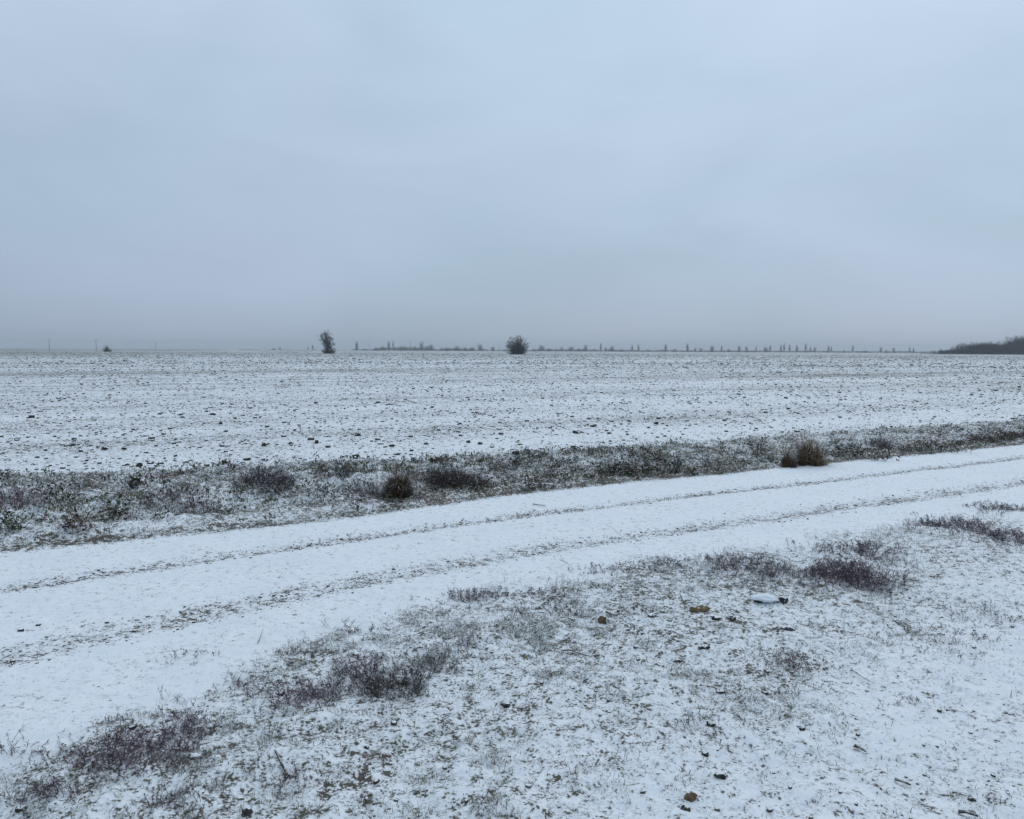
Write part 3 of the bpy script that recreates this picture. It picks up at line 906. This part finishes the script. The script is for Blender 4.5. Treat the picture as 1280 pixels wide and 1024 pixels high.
# about 280 more of them as copies of a few shapes
g = np.random.default_rng(77)
protos = []
for k in range(9):
    V, F = lump(np.random.default_rng(800 + k), I2, 1.0, .85, .6)
    me_o = mesh('soil_clod', V + [0, 0, .12], F, MCLOD if k % 3 else MCLODW)
    protos.append(me_o)
placed = 0
while placed < 275:
    px = g.uniform(-30, 1310); dd = g.uniform(0, 1) ** 1.5
    u_edge = 597 - px * .052
    py = u_edge - dd * 85 - 2
    X, Y, Z = at(px, py)
    u0, v0 = uv(X, Y)
    if v0 < f(lA, u0) + .05: continue
    if pn(X * .6, Y * .6, 88) < -.25 and g.uniform() < .7: continue
    o = protos[placed] if placed < 9 else protos[g.integers(0, 9)].copy()
    if placed >= 9: C.objects.link(o)
    s = float(np.clip(g.lognormal(math.log(.026), .42), .014, .07)) * (1 + Y / 60)
    o.location = (X, Y, Z - .008); o.rotation_euler = (g.uniform(-.3, .3), g.uniform(-.3, .3), g.uniform(0, 6.28))
    o.scale = (s * g.uniform(.75, 1.2), s, s * g.uniform(.9, 1.5))
    tag(o, 'small dark soil clod poking through the snow on the near part of the field', 'clod', 'soil clods on the field')
    placed += 1
def clod_stuff(name, x, y, size, label, cat, mat, T=I1, flat_=.85):
    n = len(x); g = np.random.default_rng(len(name) * 7)
    V0, F0 = T
    m = len(V0)
    W = V0[None] * (1 + g.uniform(-.3, .25, (n, m, 1)))
    a = g.uniform(0, 6.28, n); c, s = np.cos(a), np.sin(a)
    sx = size * g.uniform(.7, 1.15, n)
    X_ = W[:, :, 0] * sx[:, None]; Y_ = W[:, :, 1] * size[:, None]
    V = np.stack([X_ * c[:, None] - Y_ * s[:, None] + x[:, None], X_ * s[:, None] + Y_ * c[:, None] + y[:, None],
                  W[:, :, 2] * size[:, None] * flat_ + (height(x, y) + size * .12)[:, None]], -1).reshape(-1, 3)
    F = (np.arange(n)[:, None, None] * m + F0[None]).reshape(-1, 3)
    o = mesh(name, V, F, mat)
    tag(o, label, cat, kind='stuff')
n = 66000
r = 10 + 110 * rng.uniform(0, 1, n) ** 1.35; a = rng.uniform(-R_(38), R_(38), n)
x = r * np.sin(a); y = r * np.cos(a); u, v = uv(x, y)
k = (v > f(lA, u) + .08) & (rng.uniform(0, 1, n) < .30 + .6 * ss(pn(x * .4, y * .4, 90), -.4, .4)) & ((v > f(lA, u) + 2.5) | (rng.uniform(0, 1, n) < .45))
x, y, r = x[k], y[k], r[k]
clod_stuff('small_clods', x, y, np.clip(rng.lognormal(math.log(.0135), .5, len(x)), .005, .05) * (1 + r / 55), 'countless small soil crumbs poking through the snow across the field', 'clods', MCLODW)
n = 30000
r = 105 + 300 * rng.uniform(0, 1, n) ** 1.3; a = rng.uniform(-R_(36), R_(36), n)
x = r * np.sin(a); y = r * np.cos(a)
k = rng.uniform(0, 1, n) < .2 + .8 * ss(pn(x * .05, y * .12, 94) + .4 * pn(x * .3, y * .3, 95), -.4, .5)
x, y, r = x[k], y[k], r[k]
clod_stuff('far_clods', x, y, np.clip(rng.lognormal(math.log(.055), .45, len(x)), .03, .16) * (1 + r / 300), 'clods and weed clumps speckling the far part of the field up to the horizon', 'clods', MCLODW, flat_=.8)
# crumbs in the two wheel tracks
n = 13000
u = rng.uniform(-6, 26, n)
wh = rng.uniform(0, 1, n) < .5
wob = .05 * pn(u * .35, u * 0, 31)
v = np.where(wh, f(lC, u) + rng.normal(0, .09, n), f(lD, u) + rng.normal(0, .14, n)) + wob
k = rng.uniform(0, 1, n) < .35 + .65 * ss(pn(u * 2.2, v * 5, 57), -.4, .5)
u, v = u[k], v[k]
x = u * cT - v * sT; y = u * sT + v * cT
k = in_view(x, y); x, y = x[k], y[k]
clod_stuff('gravel', x, y, np.clip(rng.lognormal(math.log(.0065), .4, len(x)), .003, .018), 'dark crumbs of soil and gravel lying in the two wheel tracks', 'gravel', MCLODW)
# crumbs and dead leaf bits in the foreground
n = 5200
r = rng.uniform(2.8, 9, n); a = rng.uniform(-R_(38), R_(38), n)
x = r * np.sin(a); y = r * np.cos(a); u, v = uv(x, y)
k = (v < f(lE, u) - .1) & (rng.uniform(0, 1, n) < .12 + .5 * ss(pn(x * 1.1, y * 1.1, 92), -.1, .5))
x, y = x[k], y[k]
clod_stuff('soil_crumbs', x, y, np.clip(rng.lognormal(math.log(.0065), .45, len(x)), .003, .018), 'dark crumbs and leaf bits scattered in the foreground snow', 'soil crumbs', MCLODW)

def stubble():
    g = np.random.default_rng(21)
    n = 75000
    r = 9.5 + 75 * g.uniform(0, 1, n) ** 1.5; a = g.uniform(-R_(37), R_(37), n)
    x = r * np.sin(a); y = r * np.cos(a); u, v = uv(x, y)
    p = .10 + .8 * ss(pn(v * .55 + u * .02, u * .03, 50) + .7 * pn(x * .7, y * .7, 93), -.1, .9)
    p *= 1 - .5 * ss(v, f(lA, u) + 3, f(lA, u) + .5)
    k = (v > f(lA, u) + .05) & (g.uniform(0, 1, n) < p)
    x, y, r = x[k], y[k], r[k]
    x = np.repeat(x, 3) + g.normal(0, .02, len(x) * 3); y = np.repeat(y, 3) + g.normal(0, .03, len(y) * 3); r = np.repeat(r, 3)
    n = len(x); b = Bag()
    blades(b, g, x, y, height(x, y), g.uniform(.015, .055, n), g.uniform(.005, .011, n) * (1 + r / 50), g.uniform(.3, 1.5, n),
           pal(g, n, [GREY_GREEN, OLIVE, TAN, BROWN, DARKG], [3, 3, 2, 3, 3], .35))
    tag(b.build('stubble', MP), 'sparse green brown stubble and seedlings poking through the snow on the field', 'stubble', kind='stuff')
stubble()

# ------------------------------------------------------------------ trees on the horizon
def far_pt(px, D):
    d = ray(px, 440); s = D / d[1]
    x = d[0] * s
    return x, D, float(height(x, D))
def tree_mesh(seed, H, W, kind):
    """returns trunk bag, crown bag around the origin"""
    g = np.random.default_rng(seed)
    tr, cr_ = Bag(), Bag()
    if kind == 'poplar':
        P = np.zeros((1, 3)); D = np.array([[g.normal(0, .03), g.normal(0, .03), 1.]])
        grow(tr, g, P, D, np.array([H]), np.array([H * .016]), [], nseg=6, bend=.02, col=(.055, .05, .048))
        n = 110; t = g.uniform(.0, .9, n)
        P = np.stack([np.zeros(n), np.zeros(n), t * H], 1); az = g.uniform(0, 6.28, n)
        D = np.stack([np.cos(az) * .4, np.sin(az) * .4, np.ones(n)], 1)
        grow(cr_, g, P, D, W * g.uniform(.7, 1.5, n) * (1.1 - t), np.full(n, H * .0042), [(4, .55, 28, .7), (2, .5, 30, .8)], nseg=2, bend=.1, up=.1, col=(.06, .052, .05))
    elif kind == 'round':
        P = np.zeros((1, 3)); D = np.array([[g.normal(0, .06), g.normal(0, .06), 1.]])
        grow(tr, g, P, D, np.array([H * .5]), np.array([H * .028]), [], nseg=4, bend=.05, col=(.05, .045, .042))
        k = int(seed) % 3
        fill(cr_, g, (0, 0, H * (.58 - .03 * k)), (W * (.40 + .05 * k), W * .42, H * .42), 150, lambda T, g: np.stack([T[:, 0] * .1, T[:, 1] * .1, T[:, 2] * .45], 1), H * .007, H * .11, (.055, .048, .046))
        fill(cr_, g, (W * g.uniform(-.25, .25), 0, H * .2), (W * .5, W * .4, H * .22), 80, lambda T, g: T * [.3, .3, .1], H * .007, H * .09, (.055, .048, .046))
    else:  # shrub
        n = 46; ox, oy = spread(g, n, W * .28, W * .25)
        P = np.stack([ox, oy, np.zeros(n) - .1], 1)
        D = np.stack([ox / W * 3.0, oy / W * 3.0, np.ones(n)], 1) + g.normal(0, .15, (n, 3))
        grow(tr, g, P, D, g.uniform(.25, .4, n) * H, np.full(n, H * .011), [], nseg=2, bend=.08, col=(.05, .045, .042))
        fill(cr_, g, (W * g.uniform(-.1, .1), 0, 0), (W * .46, W * .4, H * .95), 190, lambda T, g: T * [.3, .3, .0], H * .008, H * .13, (.06, .052, .05), True)
    return tr, cr_
def fill(bag, g, c, rad, n, root, r, tw, col, dome=False, kids=((5, .5, 45, .65),)):
    """branches from root points towards points spread through an ellipsoid, each ending in twigs"""
    q = nrm(g.normal(0, 1, (n, 3))) * (g.uniform(0, 1, (n, 1)) ** .42)
    if dome: q[:, 2] = np.abs(q[:, 2])
    T = np.asarray(c) + q * np.asarray(rad) * .86
    R0 = root(T, g)
    d = T - R0; ln = np.linalg.norm(d, axis=1)
    b0 = np.maximum(ln - tw * 1.5, 0)[:, None] * nrm(d) * g.uniform(.2, .9, (n, 1))
    grow(bag, g, R0 + b0, d, np.linalg.norm(T - R0 - b0, axis=1), np.full(n, r), [], nseg=2, bend=.05, up=0, col=col)
    out = nrm((T - np.asarray(c)) / np.asarray(rad) + [0, 0, .3]) + g.normal(0, .4, (n, 3))
    grow(bag, g, T, out, np.full(n, tw) * g.uniform(.6, 1.2, n), np.full(n, r * .7), list(kids), nseg=2, bend=.12, up=.02, col=col)
def put_tree(name, px, D, H, W, kind, label, cat, seed, group=None):
    x, y, z = far_pt(px, D)
    root = empty(name, (x, y, z))
    tag(root, label, cat, group)
    tr, c_ = tree_mesh(seed, H, W, kind)
    tr.build('trunk', MTR, root); c_.build('crown', MTR, root)
    return root

# the two lone trees standing in the field
def lone_left():
    D = 330; g = np.random.default_rng(5); x, y, z = far_pt(409.5, D)
    s = D / FPX; H = 28.5 * s
    root = empty('bare_tree', (x, y, z)); tag(root, 'lone bushy dark bare tree with a narrow ragged crown, left of two', 'tree')
    tr, c_ = Bag(), Bag()
    P = np.array([[0, 0, -.1], [.3, 0, -.1], [-.5, .2, -.1], [.6, .3, -.1]]); Dd = np.array([[.0, 0, 1], [.15, 0, 1], [-.30, .1, 1], [.35, .1, 1.]])
    grow(tr, g, P, Dd, np.array([.62, .5, .42, .32]) * H, np.array([.22, .17, .15, .12]), [], nseg=5, bend=.05, col=(.03, .026, .026))
    dk = (.030, .025, .026); kd = ((6, .5, 42, .65), (4, .5, 42, .7))
    fill(c_, g, (-.9, 0, .68 * H), (3.3, 2.4, .24 * H), 90, lambda T, g: np.stack([T[:, 0] * .3, T[:, 1] * .2, T[:, 2] * .55], 1), .05, 1.3, dk, False, kd)
    fill(c_, g, (-.2, 0, .84 * H), (1.4, 1.2, .16 * H), 30, lambda T, g: np.stack([T[:, 0] * .3, T[:, 1] * .2, T[:, 2] * .7], 1), .05, .7, dk, False, kd)
    fill(c_, g, (.35, 0, .45 * H), (2.9, 2.1, .27 * H), 120, lambda T, g: np.stack([T[:, 0] * .3, T[:, 1] * .2, T[:, 2] * .4], 1), .055, 1.0, dk, False, kd)
    fill(c_, g, (.5, 0, 0), (3.9, 2.9, .34 * H), 240, lambda T, g: np.stack([T[:, 0] * .4, T[:, 1] * .3, T[:, 2] * .0], 1), .055, .6, dk, True, kd)
    tr.build('trunk', MTR, root); c_.build('crown', MTR, root)
def lone_right():
    D = 330; g = np.random.default_rng(6); x, y, z = far_pt(646.5, D)
    s = D / FPX; H = 26.5 * s; W = 35 * s
    root = empty('bare_bush', (x, y, z)); tag(root, 'lone wide round bare bush, a dense dome of twigs right of the dark tree', 'bush')
    tr, c_ = Bag(), Bag()
    n = 60; az = g.uniform(0, 6.28, n); el = np.arcsin(g.uniform(.15, 1, n))
    P = np.stack([np.cos(az) * g.uniform(0, 1.8, n), np.sin(az) * g.uniform(0, 1.5, n), np.full(n, -.1)], 1)
    D1 = np.stack([np.cos(az) * np.cos(el), np.sin(az) * np.cos(el), np.sin(el)], 1)
    grow(tr, g, P, D1, np.full(n, H * .5), np.full(n, .10), [], nseg=3, bend=.05, col=(.035, .03, .031))
    fill(c_, g, (0, 0, H * .42), (W * .46, W * .42, H * .50), 620, lambda T, g: np.stack([T[:, 0] * .25, T[:, 1] * .25, np.maximum(T[:, 2] * .1, 0)], 1), .042, .85, (.050, .042, .044), False, ((7, .5, 42, .65), (5, .5, 42, .7)))
    fill(c_, g, (0, 0, 0), (W * .40, W * .38, H * .4), 90, lambda T, g: T * [.4, .4, 0], .055, .8, (.036, .031, .032), True, ((6, .5, 42, .65), (4, .5, 42, .7)))
    tr.build('trunks', MTR, root); c_.build('crown', MTR, root)
lone_left(); lone_right()

# small dark round thing on the horizon at the left: a lone bush
put_tree('small_bush', 134, 420, 4.0, 5.4, 'shrub', 'tiny dark domed bush on the left horizon beside the middle utility pole', 'bush', 31)
put_tree('small_bush', 134.6, 422, 3.6, 4.8, 'shrub', 'small dark twig thicket directly behind the tiny domed bush', 'bush', 32)

# utility poles
def pole(px, hpx, D, label, arm=True):
    x, y, z = far_pt(px, D); H = hpx * D / FPX
    root = empty('utility_pole', (x, y, z - .1)); tag(root, label, 'pole', 'utility poles on the horizon')
    b = Bag(); prisms(b, np.array([[0, 0, 0.]]), np.array([[0, 0, H]]), np.array([.20]), np.array([.14]), np.array([.13, .12, .115]))
    b.build('pole_shaft', MTR, root)
    if arm:
        b = Bag(); prisms(b, np.array([[-1.0, 0, H - .6]]), np.array([[1.0, 0, H - .6]]), np.array([.10]), np.array([.10]), np.array([.12, .11, .105]))
        for q in (-.9, 0, .9):
            prisms(b, np.array([[q, 0, H - .55]]), np.array([[q, 0, H - .2]]), np.array([.07]), np.array([.05]), np.array([.2, .2, .2]))
        b.build('crossarm', MTR, root)
pole(62, 15, 560, 'tallest thin utility pole on the horizon, nearest the left edge')
pole(120.5, 14, 600, 'thin utility pole on the horizon just left of the tiny domed bush')
pole(195, 11, 720, 'short thin utility pole on the horizon right of the tiny domed bush')
pole(462, 10, 900, 'thin bare pole in the treeline left of a thicket, between the two lone trees', False)
pole(513, 14, 900, 'tall thin bare pole in the treeline between the two lone trees', False)
pole(624, 10, 900, 'thin bare pole in the treeline just left of the wide round bush', False)

# far treeline, tree by tree: (px, height px, width px, kind)
line_trees = [
    (342, 3.5, 7, 'shrub'), (350, 5, 4, 'round'), (385, 5, 3, 'poplar'), (391, 7.5, 4, 'poplar'),
    (446, 15, 6, 'round'), (456, 4, 9, 'shrub'), (470, 6, 9, 'shrub'), (478, 8, 12, 'shrub'), (486, 14, 6, 'round'), (491.5, 14, 3, 'poplar'),
    (500, 7, 11, 'shrub'), (507, 8, 9, 'shrub'), (519, 8, 10, 'shrub'), (527, 15, 8, 'round'), (533, 8, 9, 'shrub'), (539, 10, 8, 'round'),
    (552, 6, 8, 'shrub'), (559, 7, 10, 'shrub'), (571, 7, 11, 'shrub'), (582, 6.5, 8, 'shrub'), (590, 6, 9, 'shrub'), (600, 11, 10, 'round'), (616, 7, 9, 'round'),
    (667, 5, 9, 'shrub'), (677, 9, 13, 'round'), (686, 6, 9, 'shrub'), (695, 4.5, 7, 'shrub'), (702, 7, 6, 'round'), (714, 8, 12, 'round'), (724, 6.5, 8, 'shrub'),
    (732, 10, 7, 'round'), (743, 5, 8, 'shrub'), (751, 12, 4, 'poplar'), (757, 7, 5, 'round'), (765, 9, 9, 'round'), (777, 5, 10, 'shrub'), (790, 10, 4, 'poplar'),
    (798, 11, 4, 'poplar'), (810, 4.5, 10, 'shrub'), (832, 11, 5, 'poplar'), (843, 5.5, 9, 'shrub'), (859, 12, 5, 'poplar'), (869, 6.5, 5, 'round'),
    (876, 7, 7, 'round'), (890, 9.5, 9, 'round'), (902, 9, 4, 'poplar'), (911, 6, 6, 'shrub'), (924, 9.5, 7, 'round'), (933, 9, 6, 'round'),
    (945, 9, 3, 'poplar'), (957, 8, 10, 'round'), (962.5, 10, 4, 'poplar'), (976, 10.5, 4, 'poplar'), (980, 13, 4, 'poplar'), (987, 11, 4, 'poplar'),
    (996, 10, 5, 'poplar'), (1007, 13, 4, 'poplar'), (1013, 8, 4, 'poplar'), (1018.5, 9, 6, 'round'), (1035.5, 10, 4, 'poplar'), (1039, 8, 3, 'poplar'),
    (1055, 5, 7, 'shrub'), (1066, 10.5, 4, 'poplar'), (1082, 4.5, 9, 'shrub'), (1101, 9.5, 6, 'round'), (1108, 5, 7, 'shrub'), (1117, 8, 6, 'round'),
    (1137, 8.5, 3, 'poplar'), (1142, 8, 3, 'poplar'), (1167, 5, 10, 'shrub'), (1176, 7, 6, 'round'), (1182, 5, 9, 'shrub')]
tree_labels = {
    446: 'tall bare tree standing apart just right of the dark lone tree', 486: 'tall airy bare tree, left of a close pair in the far treeline',
    491.5: 'thin bare tree, right of a close pair in the far treeline', 527: 'tallest airy crown in the treeline thicket between the lone tree and bush',
    539: 'last dark crown at the right end of the first treeline thicket', 600: 'rounded bare tree left of the wide round lone bush',
    677: 'broad low tree just right of the wide round lone bush', 391: 'thin faint tree just left of the dark lone tree',
    732: 'dark rounded tree in the treeline right of the broad low one', 996: 'dark cone shaped tree among the row of slender poplars',
    1007: 'darkest slender poplar right of the cone shaped tree', 980: 'tallest slender poplar left of the cone shaped tree',
    1066: 'lone slender poplar right of the poplar row', 1101: 'small rounded tree on the treeline left of the dark wood'}
kinds_lab = {'poplar': 'slender bare poplar in the hazy far treeline', 'round': 'small hazy bare tree in the far treeline', 'shrub': 'low hazy bare shrub in the far treeline'}
cache = {}
gt = np.random.default_rng(9)
for i, (px, hp, wp, kd) in enumerate(line_trees):
    D = 1270 + gt.uniform(-70, 70) + (120 if px < 400 else 0)
    H = hp * D / FPX; W = wp * D / FPX
    lb = tree_labels.get(px, kinds_lab[kd])
    nm = {'poplar': 'poplar_tree', 'round': 'bare_tree', 'shrub': 'bare_shrub'}[kd]
    cat = 'shrub' if kd == 'shrub' else 'tree'
    grp = {'poplar': 'slender poplars of the far treeline', 'round': 'bare trees of the far treeline', 'shrub': 'shrubs of the far treeline'}[kd]
    key = (kd, i % 6)
    x, y, z = far_pt(px, D)
    if key not in cache:
        root = put_tree(nm, px, D, 10.0, 10.0 if kd != 'poplar' else 3.0, kd, lb, cat, 40 + i, grp)
        cache[key] = root
    else:
        src = cache[key]
        root = src.copy(); C.objects.link(root)
        for ch in src.children:
            c2 = ch.copy(); C.objects.link(c2); c2.parent = root
        tag(root, lb, cat, grp)
    wb = {'poplar': 3.8, 'round': 10.0, 'shrub': 10.0}[kd]
    root.location = (x, y, z - .2); root.scale = (W / wb, W / wb, H / 10.5)
    root.rotation_euler = (0, 0, gt.uniform(0, 6.28))

# low scrub strip under the treeline: uncountable
def scrub(name, x0, x1, D, h_fn, n, label, cat, col, wd=12, lo=.5, mat=MTR, r=.10, lv=((5, .5, 45, .7),)):
    g = np.random.default_rng(len(label))
    px = g.uniform(x0, x1, n)
    xs = np.array([far_pt(p, D)[0] for p in px]); ys = D + g.uniform(-wd, wd, n)
    hh = np.array([h_fn(p) for p in px]) * D / FPX
    P = np.stack([xs, ys, height(xs, ys) - .1], 1)
    Dr = g.normal(0, .35, (n, 3)) * [1, 1, 0] + [0, 0, 1]
    b = Bag()
    grow(b, g, P, Dr, hh * g.uniform(lo, .97, n), np.full(n, r), list(lv), nseg=2, bend=.12, col=col)
    o = b.build(name, mat); tag(o, label, cat, kind='stuff')
def hline(p):
    base = 1.7 + 1.2 * float(pn(p * .05, 0, 3)) + .6 * float(pn(p * .21, 0, 4))
    lum = .55 + .6 * float(pn(p * .12, 0, 15)) + .5 * float(pn(p * .33, 0, 16))
    base += 6.0 * max(lum, .1) * float(ss(p, 462, 482) * (1 - ss(p, 536, 550)))
    base += 4.6 * max(lum, .1) * float(ss(p, 550, 560) * (1 - ss(p, 596, 612)))
    if 665 < p < 770: base += 1.4
    if p >= 770: base += .5 + 1.0 * abs(float(pn(p * .09, 0, 6)))
    if p < 440: base *= .35
    return max(base, .35)
scrub('distant_scrub', 300, 1190, 1280, hline, 9000, 'low hazy scrub forming the thin dark line along the far horizon', 'scrub', (.07, .062, .06), 20)
def hwood(p):
    pts = [(1160, .8), (1184, 1.5), (1192, 5), (1201, 6.5), (1209, 9), (1217, 13.5), (1225, 13), (1231, 12), (1235, 10), (1245, 13.5), (1256, 13.5), (1268, 13), (1272, 17), (1282, 20), (1320, 21), (1420, 18)]
    return float(np.interp(p, [q[0] for q in pts], [q[1] for q in pts])) * (.86 + .34 * abs(math.sin(p * .135 + 1.1)) + .16 * float(pn(p * .31, 0, 9)))
scrub('distant_wood', 1162, 1420, 620, hwood, 3000, 'dark bare wood rising on the horizon at the right edge', 'wood', (.024, .023, .026), 22, lo=.62, r=.10, lv=((9, .42, 42, .7), (4, .5, 45, .8)))

# ------------------------------------------------------------------ haze
def haze():
    import bmesh
    m = bpy.data.materials.new('haze_air'); m.use_nodes = True
    t = m.node_tree; t.nodes.clear()
    o = t.nodes.new('ShaderNodeOutputMaterial'); v = t.nodes.new('ShaderNodeVolumePrincipled')
    v.inputs['Density'].default_value = .00032
    v.inputs['Color'].default_value = (.86, .95, 1.0, 1)
    v.inputs['Anisotropy'].default_value = .2
    t.links.new(v.outputs[0], o.inputs['Volume'])
    bm = bmesh.new(); bmesh.ops.create_cube(bm, size=1.0)
    for q in bm.verts:
        q.co.x *= 6400; q.co.y *= 6400; q.co.z = 24.0 if q.co.z > 0 else -2.0
    me = bpy.data.meshes.new('haze'); bm.to_mesh(me); bm.free(); me.materials.append(m)
    ob = bpy.data.objects.new('haze', me); C.objects.link(ob)
    tag(ob, 'thin grey blue winter haze over the whole field', 'haze', kind='stuff')
haze()
